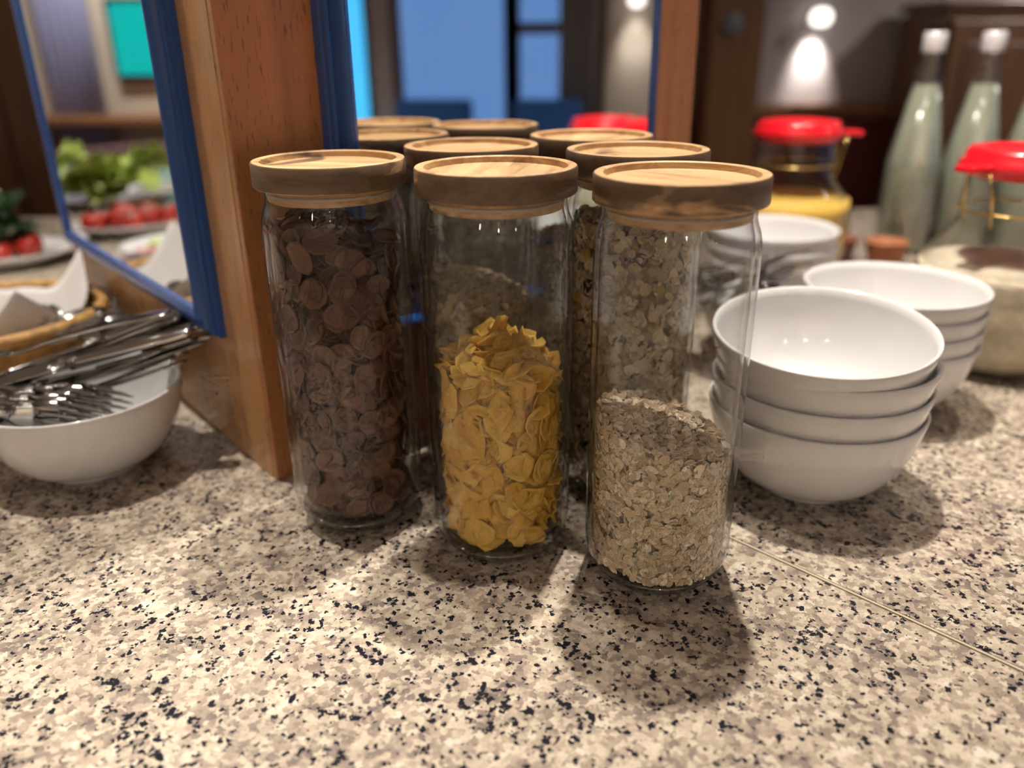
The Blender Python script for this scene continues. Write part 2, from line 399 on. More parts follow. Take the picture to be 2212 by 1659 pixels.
def sconce(loc, rz, label, power):
    s = tag(empty('wall_sconce', loc, rz), label, 'lamp', 'round wall lamps')
    link('back_plate', lathe('back_plate', [(0, 0), (.04, 0), (.045, .008), (.03, .014), (0, .014)], 32), M['cap'], s, rot=(R(90), 0, 0))
    link('arm', tube('arm', [(0, -.01, 0), (0, -.05, .005), (0, -.09, .0)], .007), M['cap'], s)
    link('shade', lathe('shade', [(.030, -.03), (.046, -.012), (.05, .01), (.042, .034), (.02, .046), (0, .048)], 32), M['sconce_glow'], s, loc=(0, -.09, 0))
    ld = bpy.data.lights.new('sconce_light', 'SPOT'); ld.energy = power; ld.spot_size = R(62); ld.spot_blend = .9; ld.shadow_soft_size = .03; ld.color = (1, .93, .84)
    lo = bpy.data.objects.new('sconce_light', ld); C.objects.link(lo); lo.parent = s; lo.location = (0, -.09, -.036); lo.rotation_euler = (R(27), 0, 0)
    return s
sconce((1.50, 4.30, ZC + .46), 0, 'glowing round wall lamp beside the dark timber column', 18)
sconce((XW, .71, ZC + .61), R(-90), 'glowing wall lamp between the windows, seen in the mirror', 12)

def downlight(loc, label, power, size=110, soft=.028, col=(1, .92, .82), tilt=(0, 0), blend=.5):
    s = tag(empty('ceiling_downlight', loc), label, 'lamp', 'ceiling downlights')
    link('trim_ring', lathe('trim_ring', [(.038, 0), (.052, -.004), (.056, -.001), (.056, .003), (.038, .004)], 40, closed=True), M['cap'], s)
    link('lens', lathe('lens', [(0, .006), (.038, .006), (.038, .002), (0, .002)], 32), M['lamp_glow'], s)
    ld = bpy.data.lights.new('downlight_beam', 'SPOT'); ld.energy = power; ld.spot_size = R(size); ld.spot_blend = blend; ld.shadow_soft_size = soft; ld.color = col
    lo = bpy.data.objects.new('downlight_beam', ld); C.objects.link(lo); lo.parent = s; lo.location = (0, 0, -.012); lo.rotation_euler = (tilt[0], tilt[1], 0)
    return s
ZL = H_CEIL - .004
# lamps over the buffet
downlight((.17, .875, ZL), 'ceiling downlight above the cereal jars', 140, soft=.022)
downlight((-.03, .70, ZL), 'ceiling downlight beside the mirror pillar', 24, soft=.022)
downlight((-.62, .78, ZL), 'ceiling downlight above the cutlery basket', 100, size=54, soft=.022)
downlight((-1.45, 1.45, ZL), 'ceiling downlight above the salad platters', 90, size=64)
downlight((.75, 1.05, ZL), 'ceiling downlight above the red lidded jars', 40, size=50)
# unseen fill lamps added around the dining room to brighten jar fronts and walls
for i, (x, y) in enumerate(((-1.5, -2.6), (.2, -2.9), (1.8, -2.6), (2.6, .6), (-2.4, .3), (3.3, -2.7), (-3.0, -2.3), (2.8, -1.9), (-3.3, 2.9), (3.1, 2.8))):
    downlight((x, y, ZL), 'added ceiling fill lamp over the dining room', (135, 150, 130, 12, 14, 50, 50, 12, 150, 150)[i], size=140, soft=.05)

pan = tag(empty('light_panel', (XW - .02, -1.22, ZS)), 'tall glowing cyan light panel beside the windows', 'light')
link('panel_frame', box_mesh('panel_frame', .03, .22, 1.5, .006, center=(0, 0, .75)), M['black'], pan)
link('panel_glow', box_mesh('panel_glow', .012, .19, 1.46, .002, center=(-.015, 0, .75)), M['cyan_glow'], pan)
for k, yb in enumerate((-.60, .17)):
    bench = tag(empty('window_bench', (XW - .42, yb, 0)), ('blue padded bench under the wide window' if k == 0 else 'blue padded bench under the narrow window'), 'bench', None)
    link('seat_pad', box_mesh('seat_pad', .45, .52 if k == 0 else .46, .12, .03, center=(0, 0, .42)), M['blue_cloth'], bench)
    link('back_pad', box_mesh('back_pad', .10, .52 if k == 0 else .46, .55, .03, center=(.18, 0, .66)), M['blue_cloth'], bench)
    link('bench_base', box_mesh('bench_base', .42, .50 if k == 0 else .44, .36, .01, center=(0, 0, .18)), M['dark_wood'], bench)

gc = tag(link('curtain', mesh('curtain', [(.025 * math.sin(i * 1.4), .0135 * i - .125, z) for z in (0, 1.75) for i in range(20)], [(i, i + 1, 20 + i + 1, 20 + i) for i in range(19)]), mat('grey_curtain_cloth', (.26, .25, .26), .9), None, (XW - .05, .345, .55)), 'grey curtain drawn half across the narrow window', 'curtain')
gc.modifiers.new('thickness', 'SOLIDIFY').thickness = .004
# left side of the room, seen in the left mirror
tv = tag(empty('wall_screen', (-4.05, 3.02, ZC + .20)), 'teal glowing screen in a black frame on the cream wall', 'screen')
link('screen_frame', box_mesh('screen_frame', .05, .52, .42, .012, center=(.025, 0, .21)), M['black'], tv)
link('screen_glass', box_mesh('screen_glass', .006, .46, .36, .002, center=(.052, 0, .21)), M['screen'], tv)
cur = tag(link('curtain', mesh('curtain', [(.03 * math.sin(i * 1.3), .012 * i - .16, z) for z in (0, 2.1) for i in range(28)], [(i, i + 1, 28 + i + 1, 28 + i) for i in range(27)]), mat('lavender_cloth', (.30, .30, .48), .9), None, (-3.98, 3.52, .35)), 'lavender curtain hanging beside the teal screen', 'curtain')
cur.modifiers.new('thickness', 'SOLIDIFY').thickness = .004
shelf = tag(empty('wall_shelf', (-4.05, 2.9, ZC - .02)), 'orange wooden shelf along the cream wall', 'shelf')
link('shelf_board', box_mesh('shelf_board', .28, 2.4, .04, .006, center=(.14, 0, .02)), M['mid_wood'], shelf)
for yb in (-.9, 0, .9): link('bracket', box_mesh('bracket', .22, .03, .16, .004, center=(.11, yb, -.08)), M['mid_wood'], shelf)
bo = tag(empty('booth_seat', (-2.75, 2.15, 0), R(50)), 'rounded maroon booth seat beyond the salad counter', 'seat')
link('booth_back', prism('booth_back', [(.5 * math.cos(R(a)) * 1.0, .5 * math.sin(R(a)) * .35) for a in range(0, 360, 12)], .42, .90, True), M['maroon'], bo)
link('booth_base', prism('booth_base', [(.5 * math.cos(R(a)) * 1.0, .5 * math.sin(R(a)) * .5 - .05) for a in range(0, 360, 12)], 0, .44, True), M['maroon'], bo)
par = tag(empty('wooden_partition', (-1.55, 2.62, 0)), 'dark brown wooden partition behind the salad counter', 'partition')
for k in range(6): link('partition_board', box_mesh('partition_board', .312, .04, 2.2, .008, center=(0, 0, 1.1)), M['dark_wood'], par, loc=(-.80 + .318 * k, 0, 0))
link('partition_cap', box_mesh('partition_cap', 1.98, .08, .05, .01, center=(0, 0, 2.225)), M['dark_wood'], par)

# ---------------------------------------------------------------- buffet counter
X0, X1, Y0, Y1 = -2.35, 1.55, .10, 1.85
sd = Vector((.133, -.139)).normalized(); sp = Vector((.173, .515))
def on_seam(y): k = (y - sp.y) / sd.y; return (sp + sd * k).x
g = .0009; nrm = Vector((sd.y, -sd.x)) * -1       # towards +x side
ctr = tag(empty('buffet_counter', (0, 0, 0)), 'speckled granite buffet counter on a wooden base', 'counter')
def slab(pts):
    me = prism('granite_slab', pts, ZC - .04, ZC)
    bm = bmesh.new(); bm.from_mesh(me); bmesh.ops.bevel(bm, geom=[e for e in bm.edges if all(abs(v.co.z - ZC) < 1e-4 for v in e.verts)], offset=.0012, segments=2, affect='EDGES'); bm.to_mesh(me); bm.free()
    return link('granite_slab', me, M['granite'], ctr)
slab([(X0, Y0), (on_seam(Y0) - g * 1.4, Y0), (on_seam(Y1) - g * 1.4, Y1), (X0, Y1)])
slab([(on_seam(Y0) + g * 1.4, Y0), (X1, Y0), (X1, Y1), (on_seam(Y1) + g * 1.4, Y1)])
a_, b_ = Vector((on_seam(Y0), Y0)), Vector((on_seam(.70), .70))
q_ = Vector((-sd.y, sd.x)) * .0010
link('joint_strip', prism('joint_strip', [tuple(a_ - q_), tuple(a_ + q_), tuple(b_ + q_), tuple(b_ - q_)], ZC - .03, ZC + .0003), M['sealant'], ctr)
link('counter_base', box_mesh('counter_base', X1 - X0 - .16, Y1 - Y0 - .16, ZC - .04, center=((X0 + X1) / 2, (Y0 + Y1) / 2, (ZC - .04) / 2)), M['mid_wood'], ctr)

# ---------------------------------------------------------------- mirror pillar
LF, LL, PH = .539, .60, H_CEIL - ZC
pil = tag(empty('mirror_pillar', (P0.x, P0.y, ZC), AF), 'varnished beech pillar with two blue framed mirrors', 'pillar')
# local x runs along the front face, local y into the pillar
link('pillar_core', box_mesh('pillar_core', LF - .004, LL - .004, PH, center=(LF / 2, LL / 2, PH / 2)), M['beech'], pil)
def board(nm, x0, x1, y0, y1, z0, z1, m_): return link(nm, box_mesh(nm, x1 - x0, y1 - y0, z1 - z0, .0012, 2), m_, pil, loc=((x0 + x1) / 2, (y0 + y1) / 2, (z0 + z1) / 2))
t_ = .002
board('front_board', -t_ + .0005, .080, -t_, .006, 0, PH, M['beech'])
board('front_board', .44, LF + t_, -t_, .006, 0, PH, M['beech'])
board('front_board', .0802, .4398, -t_, .006, 0, .135, M['beech'])
board('side_board', -t_, .006, .0062, .075, 0, PH, M['beech_light'])
board('side_board', -t_, .006, .545, LL + t_, 0, PH, M['beech'])
board('side_board', -t_, .006, .0752, .5448, 0, .13, M['beech_light'])

def frame(parent, s0, s1, z0, z1, wd, p, mo, side):
    """blue moulded frame with a mirror; side False: front face (local -y), True: left face (local -x)"""
    prof = [(0, 0), (0, p * .30), (.10, p * .36), (.10, p * .52), (.22, p * .60), (.30, p * .60), (.34, p * .82), (.48, p * .95), (.62, p), (.74, p * .99), (.86, p * .94), (1.0, p * .90), (1.0, mo - .002)]
    def pos3(s, z, d): return (-d - t_, s, z) if side else (s, -d - t_, z)
    V = []; F = []
    for o, d in prof:
        o *= wd
        for s, z in ((s0 + o, z0 + o), (s1 - o, z0 + o), (s1 - o, z1 - o), (s0 + o, z1 - o)): V.append(pos3(s, z, d))
    fr = empty('mirror_frame'); fr.parent = parent
    for k, nm in enumerate(('frame_rail', 'frame_stile', 'frame_rail', 'frame_stile')):
        k2 = (k + 1) % 4; vs = []; fs = []
        for i in range(len(prof)): vs += [V[i * 4 + k], V[i * 4 + k2]]
        for i in range(len(prof) - 1): fs.append((2 * i, 2 * i + 1, 2 * i + 3, 2 * i + 2))
        n0 = len(prof); fs.append((0, 1, 2 * n0 - 1, 2 * n0 - 2))
        fs.append(tuple(2 * i for i in range(n0))); fs.append(tuple(2 * i + 1 for i in range(n0 - 1, -1, -1)))
        me = mesh(nm, vs, fs, True); me.set_sharp_from_angle(angle=R(28))
        link(nm, me, M['blue'], fr)
    i0, i1, j0, j1 = s0 + wd * .98, s1 - wd * .98, z0 + wd * .98, z1 - wd * .98
    a = [pos3(i0, j0, mo), pos3(i1, j0, mo), pos3(i1, j1, mo), pos3(i0, j1, mo), pos3(i0, j0, mo - .003), pos3(i1, j0, mo - .003), pos3(i1, j1, mo - .003), pos3(i0, j1, mo - .003)]
    link('mirror_glass', mesh('mirror_glass', a, [(0, 1, 2, 3), (7, 6, 5, 4), (0, 4, 5, 1), (1, 5, 6, 2), (2, 6, 7, 3), (3, 7, 4, 0)], False), M['mirror'], fr)
    return fr
frame(pil, .074, .4455, .118, 1.30, .0145, .034, .0295, False)
frame(pil, .067, .555, .116, 1.30, .0235, .019, .0140, True)

# ---------------------------------------------------------------- cereal jars
G_OUT = [(.0335, 0), (.0365, .0010), (.0405, .0045), (.0450, .0095), (.0482, .0155), (.0500, .0225), (.0508, .031), (.0508, .234), (.0504, .2405), (.0490, .2465), (.0472, .2510), (.0462, .2550), (.0462, .2625)]
G_IN = [(.0434, .2625), (.0434, .2550), (.0442, .2500), (.0456, .2450), (.0466, .2390), (.0470, .232), (.0470, .034), (.0460, .0255), (.0436, .0190), (.0395, .0150), (.0300, .0132), (0, .0132)]
RI = .0466
def jar_glass_mat(k): return M['jar_glass_' + k]
M['jar_in_A'] = thin_glass('dusty_glass_bran', dust=.07, dust_col=(.55, .46, .38), streak=True)
M['jar_in_B'] = thin_glass('dusty_glass_corn', dust=.04, dust_col=(.70, .62, .48), streak=True)
M['jar_in_C'] = thin_glass('dusty_glass_oats', dust=.10, dust_col=(.68, .60, .50))
M['jar_in_D'] = thin_glass('dusty_glass_muesli', dust=.10, dust_col=(.60, .52, .44))
me_out = lathe('glass_wall', G_OUT, 96)
me_in = {k: lathe('inner_glass', G_IN, 96) for k in 'ABCD'}
for k in 'ABCD': me_in[k].materials.append(M['jar_in_' + k])
me_foot = lathe('glass_base', [(0, .0025), (.030, .0025), (.0333, .0004), (.0362, .0012), (.0402, .0048), (.0446, .0098), (.0455, .0128), (.0400, .0128), (.030, .0116), (0, .0116)], 96)
me_lid = lathe('lid', [(0, 0), (.0455, 0), (.0515, 0), (.0525, .0012), (.0525, .0158), (.0518, .0168), (.0508, .0170), (.0468, .0170), (.0462, .0165), (.0456, .0128), (.0448, .0124), (0, .0124)], 96, angle=40)
me_plug = lathe('lid_plug', [(0, 0), (.0432, 0), (.0438, -.001), (.0438, -.0085), (.0430, -.0095), (0, -.0095)], 72, angle=40)
me_seal = lathe('seal_ring', [(.0434, -.0030), (.0444, -.0036), (.0444, -.0052), (.0434, -.0058)], 72, closed=True)
rng = random.Random(7)
def cereal_jar(k, inner, label):
    x, y = JAR[k]
    j = tag(empty('cereal_jar', (x, y, ZC + .0002), rng.uniform(0, 6.28)), label, 'jar', 'glass cereal jars with wooden lids')
    link('glass_wall', me_out, M['glass'], j)
    link('inner_glass', me_in[inner], None, j)
    link('glass_base', me_foot, M['glass_thick'], j)
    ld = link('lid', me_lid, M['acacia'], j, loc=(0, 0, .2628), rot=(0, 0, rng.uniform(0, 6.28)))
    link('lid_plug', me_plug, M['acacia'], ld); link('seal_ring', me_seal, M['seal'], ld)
    return j
cereal_jar('A', 'A', 'wooden lidded glass jar full of dark brown bran flakes')
cereal_jar('B', 'B', 'wooden lidded glass jar half full of yellow cornflakes')
cereal_jar('C', 'C', 'wooden lidded glass jar less than half full of pale rolled oats')
cereal_jar('D', 'D', 'wooden lidded jar of muesli behind the cornflake jar, at the mirror')
cereal_jar('E', 'D', 'wooden lidded jar of muesli filled to the top behind the oat jar')
cereal_jar('F', 'D', 'wooden lidded muesli jar standing farthest along the mirror')

# ---- flakes
def flake_mesh(name, rad, seed, kind):
    r_ = random.Random(seed); n = 10; V = []; F = []
    ecc = r_.uniform(.75, 1.0); ph = r_.uniform(0, 6.28)
    wob = [r_.uniform(.80, 1.14) if kind == 'corn' else r_.uniform(.95, 1.04) for _ in range(n)]
    th = rad * (.11 if kind != 'oat' else .16)
    def zz(u, v):
        q = (u * u + v * v) / (rad * rad)
        if kind == 'bran': return rad * .34 * q
        if kind == 'corn': return rad * (.24 * q + .13 * math.sin(2.6 * u / rad + ph) * math.cos(2.2 * v / rad + ph * 1.7) + .045 * math.sin(7 * v / rad + ph))
        return rad * .15 * q + rad * .12 * math.sin(2 * u / rad + ph)
    rings = (.38, .74, 1.0) if kind != 'oat' else (.6, 1.0)
    for s in (1, -1):
        V.append((0, 0, zz(0, 0) + s * th))
        for f in rings:
            for k in range(n):
                a = 6.2832 * k / n; rr = rad * f * (1 + (wob[k] - 1) * f)
                u, v = rr * math.cos(a), rr * ecc * math.sin(a)
                V.append((u, v, zz(u, v) + s * th * (1 - .75 * f ** 3)))
    m_ = 1 + len(rings) * n
    for b, fl in ((0, 0), (m_, 1)):
        for k in range(n):
            k2 = (k + 1) % n; f = (b, b + 1 + k, b + 1 + k2); F.append(f[::-1] if fl else f)
            for q in range(len(rings) - 1):
                f = (b + 1 + q * n + k, b + 1 + (q + 1) * n + k, b + 1 + (q + 1) * n + k2, b + 1 + q * n + k2); F.append(f[::-1] if fl else f)
    o = 1 + (len(rings) - 1) * n
    for k in range(n):
        k2 = (k + 1) % n; F.append((o + k, m_ + o + k, m_ + o + k2, o + k2))
    return mesh(name, V, F)
def place_in_jar(verts, c, ang, z, tilt, spin, r_in, r_max, zmin):
    """orientation with the flake's face turned to the glass, pushed inward so that it stays inside"""
    Mx = Euler((0, 0, ang)).to_matrix() @ Euler((tilt[0], R(90) + tilt[1], 0)).to_matrix() @ Euler((0, 0, spin)).to_matrix()
    pts = [Mx @ v for v in verts]
    d = Vector((math.cos(ang), math.sin(ang), 0)); rr = r_in
    for _ in range(7):
        ex = max(math.hypot(d.x * rr + p.x, d.y * rr + p.y) for p in pts)
        if ex <= r_max: break
        rr -= (ex - r_max) + .0002
    zl = min(p.z for p in pts)
    if z + zl < zmin: z = zmin - zl
    return Mx, Vector((c[0] + d.x * rr, c[1] + d.y * rr, z))
def fill_flakes(k, kind, name, label, cat, group, rad, top, n_wall, n_top, n_fill, mtl, seed, tiltr):
    rg = random.Random(seed); c = JAR[k]
    vs = [flake_mesh(name, rad * rg.uniform(.78, 1.15), seed + i, kind) for i in range(12)]
    co = [[v.co.copy() for v in m_.vertices] for m_ in vs]
    for m_ in vs: m_.materials.append(mtl)
    cam_a = math.atan2(-c[1], -c[0])
    zb = .0140
    def ztop(x, y): return top(x - c[0], y - c[1])
    # shell of single flakes against the glass on the visible side
    rows = max(4, int(n_wall ** .5 * 1.15)); cols = max(1, n_wall // rows)
    cnt = 0
    for i in range(rows):
        for j in range(cols):
            ang = cam_a + R(-100 + 200 * (j + rg.random()) / cols)
            zt = ztop(c[0] + .045 * math.cos(ang), c[1] + .045 * math.sin(ang)) - rad * .4
            z = zb + rad * .6 + (zt - zb - rad * .6) * (i + rg.random()) / rows
            q = rg.randrange(12)
            Mx, p = place_in_jar(co[q], c, ang, z, (rg.gauss(0, tiltr), rg.gauss(-.15, tiltr)), rg.uniform(0, 6.28), RI - rg.random() * .009, RI - .0004 - rg.random() * .0045, zb)
            o = link(name, vs[q]); o.matrix_world = Matrix.Translation(p + Vector((0, 0, ZC))) @ Mx.to_4x4()
            tag(o, label, cat, group); cnt += 1
    # single flakes over the top of the heap
    for i in range(n_top):
        a = rg.uniform(0, 6.28); r_ = .040 * math.sqrt(rg.random()); x, y = c[0] + r_ * math.cos(a), c[1] + r_ * math.sin(a)
        q = rg.randrange(12); Mx = (Euler((rg.gauss(0, .5), rg.gauss(0, .5), rg.uniform(0, 6.28)))).to_matrix()
        ex = max(math.hypot(x - c[0] + (Mx @ v).x, y - c[1] + (Mx @ v).y) for v in co[q])
        if ex > RI - .0005: f = max(0, (r_ - (ex - RI + .0006)) / r_); x, y = c[0] + (x - c[0]) * f, c[1] + (y - c[1]) * f
        o = link(name, vs[q]); o.matrix_world = Matrix.Translation((x, y, ZC + ztop(x, y) + rg.uniform(-.006, .002))) @ Mx.to_4x4()
        tag(o, label, cat, group)
    # the rest of the heap
    V = []; F = []
    for i in range(n_fill):
        q = rg.randrange(12)
        if i < n_fill * .5:
            ang = rg.uniform(0, 6.28); zt = ztop(c[0] + .04 * math.cos(ang), c[1] + .04 * math.sin(ang)) - rad
            Mx, p = place_in_jar(co[q], c, ang, rg.uniform(zb + rad * .5, zt), (rg.gauss(0, tiltr), rg.gauss(0, tiltr)), rg.uniform(0, 6.28), RI - rg.uniform(.010, .018), RI - .009, zb)
        else:
            ang = rg.uniform(0, 6.28); r_ = .036 * math.sqrt(rg.random()); x, y = c[0] + r_ * math.cos(ang), c[1] + r_ * math.sin(ang)
            Mx = Euler((rg.uniform(-1, 1), rg.uniform(-1, 1), rg.uniform(0, 6.28))).to_matrix(); p = Vector((x, y, rg.uniform(zb + rad, max(zb + rad * 1.1, ztop(x, y) - rad * .6))))
        b = len(V); V += [Mx @ v + p + Vector((0, 0, ZC)) for v in co[q]]; F += [tuple(b + i_ for i_ in f.vertices) for f in vs[q].polygons]
    return V, F
def heap(name, V, F, mtl, label, cat):
    V = [v - Vector((0, 0, 0)) for v in V]
    me = bpy.data.meshes.new(name); me.from_pydata(V, [], F); me.polygons.foreach_set('use_smooth', [True] * len(F)); me.update()
    o = link(name, me, mtl); tag(o, label, cat, kind='stuff'); return o
V, F = fill_flakes('A', 'bran', 'bran_flake', 'dark brown bran flake in the wooden lidded jar', 'cereal flake', 'bran flakes in the jar', .0112,
                   lambda x, y: .232 - .33 * (x + .0) * (1 if x > -.01 else .35) + .05 * y, 140, 44, 620, M['bran'], 11, .24)
heap('bran_flake_heap', V, F, M['bran'], 'heap of dark bran flakes filling the jar beside the pillar', 'cereal')
V, F = fill_flakes('B', 'corn', 'corn_flake', 'yellow cornflake in the wooden lidded jar', 'cereal flake', 'cornflakes in the jar', .0128,
                   lambda x, y: .149 + .006 * math.cos(x * 60) - .24 * max(0, x) - .05 * abs(y), 120, 80, 480, M['corn'], 23, .27)
heap('corn_flake_heap', V, F, M['corn'], 'heap of yellow cornflakes filling half of the middle jar', 'cereal')

def fill_oats(k, name, label, cat, top, n_wall, n_top, sizes, tones, seed, extras=()):
    rg = random.Random(seed); c = JAR[k]; V = []; F = []; colr = []
    fl = [flake_mesh('oat', 1.0, seed * 3 + i, 'oat') for i in range(8)]
    co = [[v.co.copy() for v in m_.vertices] for m_ in fl]; fc = [[tuple(p.vertices) for p in m_.polygons] for m_ in fl]
    for m_ in fl: bpy.data.meshes.remove(m_)
    zb = .0140
    def tone(): 
        a = rg.choice(tones); f = rg.uniform(.8, 1.2); return tuple(min(1, q * f) for q in a)
    def put(q, s, Mx, p, t):
        b = len(V)
        for v in co[q]: V.append(Mx @ (v * s) + p)
        for f in fc[q]: F.append(tuple(b + i for i in f)); colr.append(t)
    for i in range(n_wall):
        q = rg.randrange(8); s = rg.uniform(*sizes); t = tone()
        for ex, pr, es in extras:
            if rg.random() < pr: t = ex; s = rg.uniform(*es); break
        ang = rg.uniform(0, 6.2832); zt = top(.046 * math.cos(ang), .046 * math.sin(ang)) - s * .3
        vv = [v * s for v in co[q][-10:]]
        Mx, p = place_in_jar(vv, c, ang, zb + s * .5 + (zt - zb - s * .5) * rg.random(), (rg.gauss(0, .45), rg.gauss(0, .45)), rg.uniform(0, 6.28), RI - rg.random() ** 1.5 * .004, RI - .0004, zb)
        put(q, s, Mx, p, t)
    for i in range(n_top):
        q = rg.randrange(8); s = rg.uniform(*sizes); a = rg.uniform(0, 6.28); r_ = (RI - s * 1.1) * math.sqrt(rg.random()); x, y = r_ * math.cos(a), r_ * math.sin(a)
        put(q, s, Euler((rg.gauss(0, .45), rg.gauss(0, .45), rg.uniform(0, 6.28))).to_matrix(), Vector((c[0] + x, c[1] + y, top(x, y) + rg.uniform(-.003, .0015))), tone())
    # packed core
    b = len(V); n = 40; core_r = .0415; t = tuple(q * .55 for q in tones[0])
    for k2 in range(n):
        a = 6.2832 * k2 / n; x, y = core_r * math.cos(a), core_r * math.sin(a)
        V.append(Vector((c[0] + x, c[1] + y, zb + .002))); V.append(Vector((c[0] + x, c[1] + y, top(x, y) - .004)))
    V.append(Vector((c[0], c[1], top(0, 0) - .004)))
    for k2 in range(n):
        i, j = b + 2 * k2, b + 2 * ((k2 + 1) % n); F.append((i, j, j + 1, i + 1)); colr.append(t); F.append((i + 1, j + 1, b + 2 * n)); colr.append(t)
    V = [v + Vector((0, 0, ZC)) for v in V]
    me = bpy.data.meshes.new(name); me.from_pydata(V, [], F); me.update()
    at = me.color_attributes.new('tone', 'BYTE_COLOR', 'CORNER'); buf = []
    for p, t in zip(me.polygons, colr): buf += [*t, 1.0] * p.loop_total
    at.data.foreach_set('color', buf)
    o = link(name, me, M['oats']); tag(o, label, cat, kind='stuff'); return o
OAT = [(.74, .58, .41), (.68, .52, .35), (.80, .66, .49), (.60, .44, .29), (.85, .75, .62)]
MUE = [(.58, .43, .27), (.48, .34, .20), (.66, .52, .35), (.38, .25, .15), (.74, .60, .44)]
RAI = ((.03, .016, .012), .02, (.004, .007)); YEL = ((.55, .33, .07), .03, (.003, .006))
fill_oats('C', 'rolled_oat_heap', 'pale rolled oats filling less than half of a jar', 'oats', lambda x, y: .113 - .30 * x + .06 * y, 4300, 900, (.0022, .0042), OAT, 5)
fill_oats('D', 'muesli_heap', 'muesli in the jar behind the cornflakes', 'muesli', lambda x, y: .168 - .25 * x, 2600, 500, (.0024, .0058), MUE, 6, (RAI, YEL))
fill_oats('E', 'muesli_heap', 'muesli with raisins filling the jar behind the oats', 'muesli', lambda x, y: .228 - .10 * x, 3600, 500, (.0024, .0058), MUE, 8, (RAI, YEL))
fill_oats('F', 'muesli_heap', 'muesli in the jar farthest along the mirror', 'muesli', lambda x, y: .195, 2200, 400, (.0024, .0058), MUE, 9, (RAI, YEL))

# ---------------------------------------------------------------- porcelain bowls
def bowl_profile(Rm, Hh, Rf):
    n = 16; am = R(70); th = .0030
    out = [(Rf + (Rm - Rf) * math.sin(am * i / n) / math.sin(am), .006 + (Hh - .006) * (1 - math.cos(am * i / n)) / (1 - math.cos(am))) for i in range(n + 1)]
    inn = []
    for i, (r, z) in enumerate(out):
        p, q = out[max(0, i - 1)], out[min(n, i + 1)]; dr, dz = q[0] - p[0], q[1] - p[1]; l = math.hypot(dr, dz)
        inn.append((r - th * dz / l, z + th * dr / l))
    return [(0, .004), (Rf * .82, .004), (Rf * .86, 0), (Rf * .98, 0), (Rf, .003)] + out + [(Rm - .0010, Hh + .0012)] + inn[::-1] + [(0, .0095)]
me_bowl = lathe('bowl', bowl_profile(.0868, .076, .043), 96)
me_bowl_s = lathe('bowl', bowl_profile(.070, .070, .036), 72)
def bowl(loc, label, group=None, rot=(0, 0, 0), me=None):
    o = link('porcelain_bowl', me or me_bowl, M['porcelain'], None, loc, rot); tag(o, label, 'bowl', group); return o
sx, sy = .2530, .6100
for i, lb in enumerate(('bottom white bowl of the stack beside the oat jar', 'second white bowl up in the stack beside the oat jar', 'third white bowl up in the stack beside the oat jar')):
    bowl((sx + .001 * i, sy, ZC + .021 * i), lb, 'white bowls stacked by the jars')
bowl((sx, sy + .006, ZC + .0635), 'tilted white bowl on top of the stack beside the oat jar', 'white bowls stacked by the jars', (R(6.2), R(-1.9), 0))
for i, lb in enumerate(('bottom white bowl of the stack beside the cream filled jar', 'second white bowl up beside the cream filled jar', 'third white bowl up beside the cream filled jar', 'top white bowl of the stack beside the cream filled jar')):
    bowl((.384, .775, ZC + .0172 * i), lb, 'white bowls stacked farther back')
for i, lb in enumerate(('lower white bowl of the stack farthest from the jars', 'middle white bowl of the stack farthest from the jars', 'upper white bowl of the stack farthest from the jars')):
    bowl((.3626, 1.0994, ZC + .0205 * i), lb, 'white bowls stacked at the back')
LB = (-.3846, .6558)
bowl((*LB, ZC), 'white bowl full of steel cutlery left of the pillar')
SB = (.302, .932)
bowl((*SB, ZC), 'small white bowl of spoons between the bowl stacks', None, me=me_bowl_s)

# ---------------------------------------------------------------- cutlery
def strip(name, st, th=.0011):
    """st: list of (x, half width, z): a flat bar along x with rounded edges"""
    V = []; F = []
    for x, w_, z in st:
        V += [(x, -w_, z), (x, -w_ * .6, z + th), (x, w_ * .6, z + th), (x, w_, z), (x, w_ * .6, z - th), (x, -w_ * .6, z - th)]
    for i in range(len(st) - 1):
        for k in range(6): F.append((i * 6 + k, i * 6 + (k + 1) % 6, i * 6 + 6 + (k + 1) % 6, i * 6 + 6 + k))
    F += [tuple(range(6)), tuple((len(st) - 1) * 6 + k for k in range(5, -1, -1))]
    return mesh(name, V, F)
me_handle = strip('handle', [(-.105, .004, .004), (-.100, .0085, .004), (-.080, .0095, .003), (-.045, .007, .001), (-.010, .0035, .001), (.030, .003, .004), (.040, .0045, .003)])
def spoon_bowl():
    V = []; F = []; n = 16
    for s in (0, 1):
        V.append((.066, 0, -.0065 + .0011 * s))
        for f in (.5, .8, 1.0):
            for k in range(n):
                a = 6.2832 * k / n; V.append((.066 + .029 * f * math.cos(a), .0185 * f * math.sin(a) * (1 + .12 * math.cos(a)), -.0065 * (1 - f * f) + .002 + .0011 * s - .002 * s * (f == 1.0) * .3))
    m_ = 1 + 3 * n
    for b in (0, m_):
        for k in range(n):
            k2 = (k + 1) % n; F.append((b, b + 1 + k, b + 1 + k2))
            for q in range(2): F.append((b + 1 + q * n + k, b + 1 + (q + 1) * n + k, b + 1 + (q + 1) * n + k2, b + 1 + q * n + k2))
    for k in range(n): k2 = (k + 1) % n; F.append((1 + 2 * n + k, m_ + 1 + 2 * n + k, m_ + 1 + 2 * n + k2, 1 + 2 * n + k2))
    return mesh('spoon_bowl', V, F)
me_sbowl = spoon_bowl()
me_froot = strip('fork_head', [(.036, .005, .003), (.046, .011, .001), (.056, .0125, 0), (.058, .012, 0)])
me_tine = strip('tine', [(.056, .0016, 0), (.075, .0015, .0012), (.092, .0012, .005), (.096, .0004, .006)], .0008)
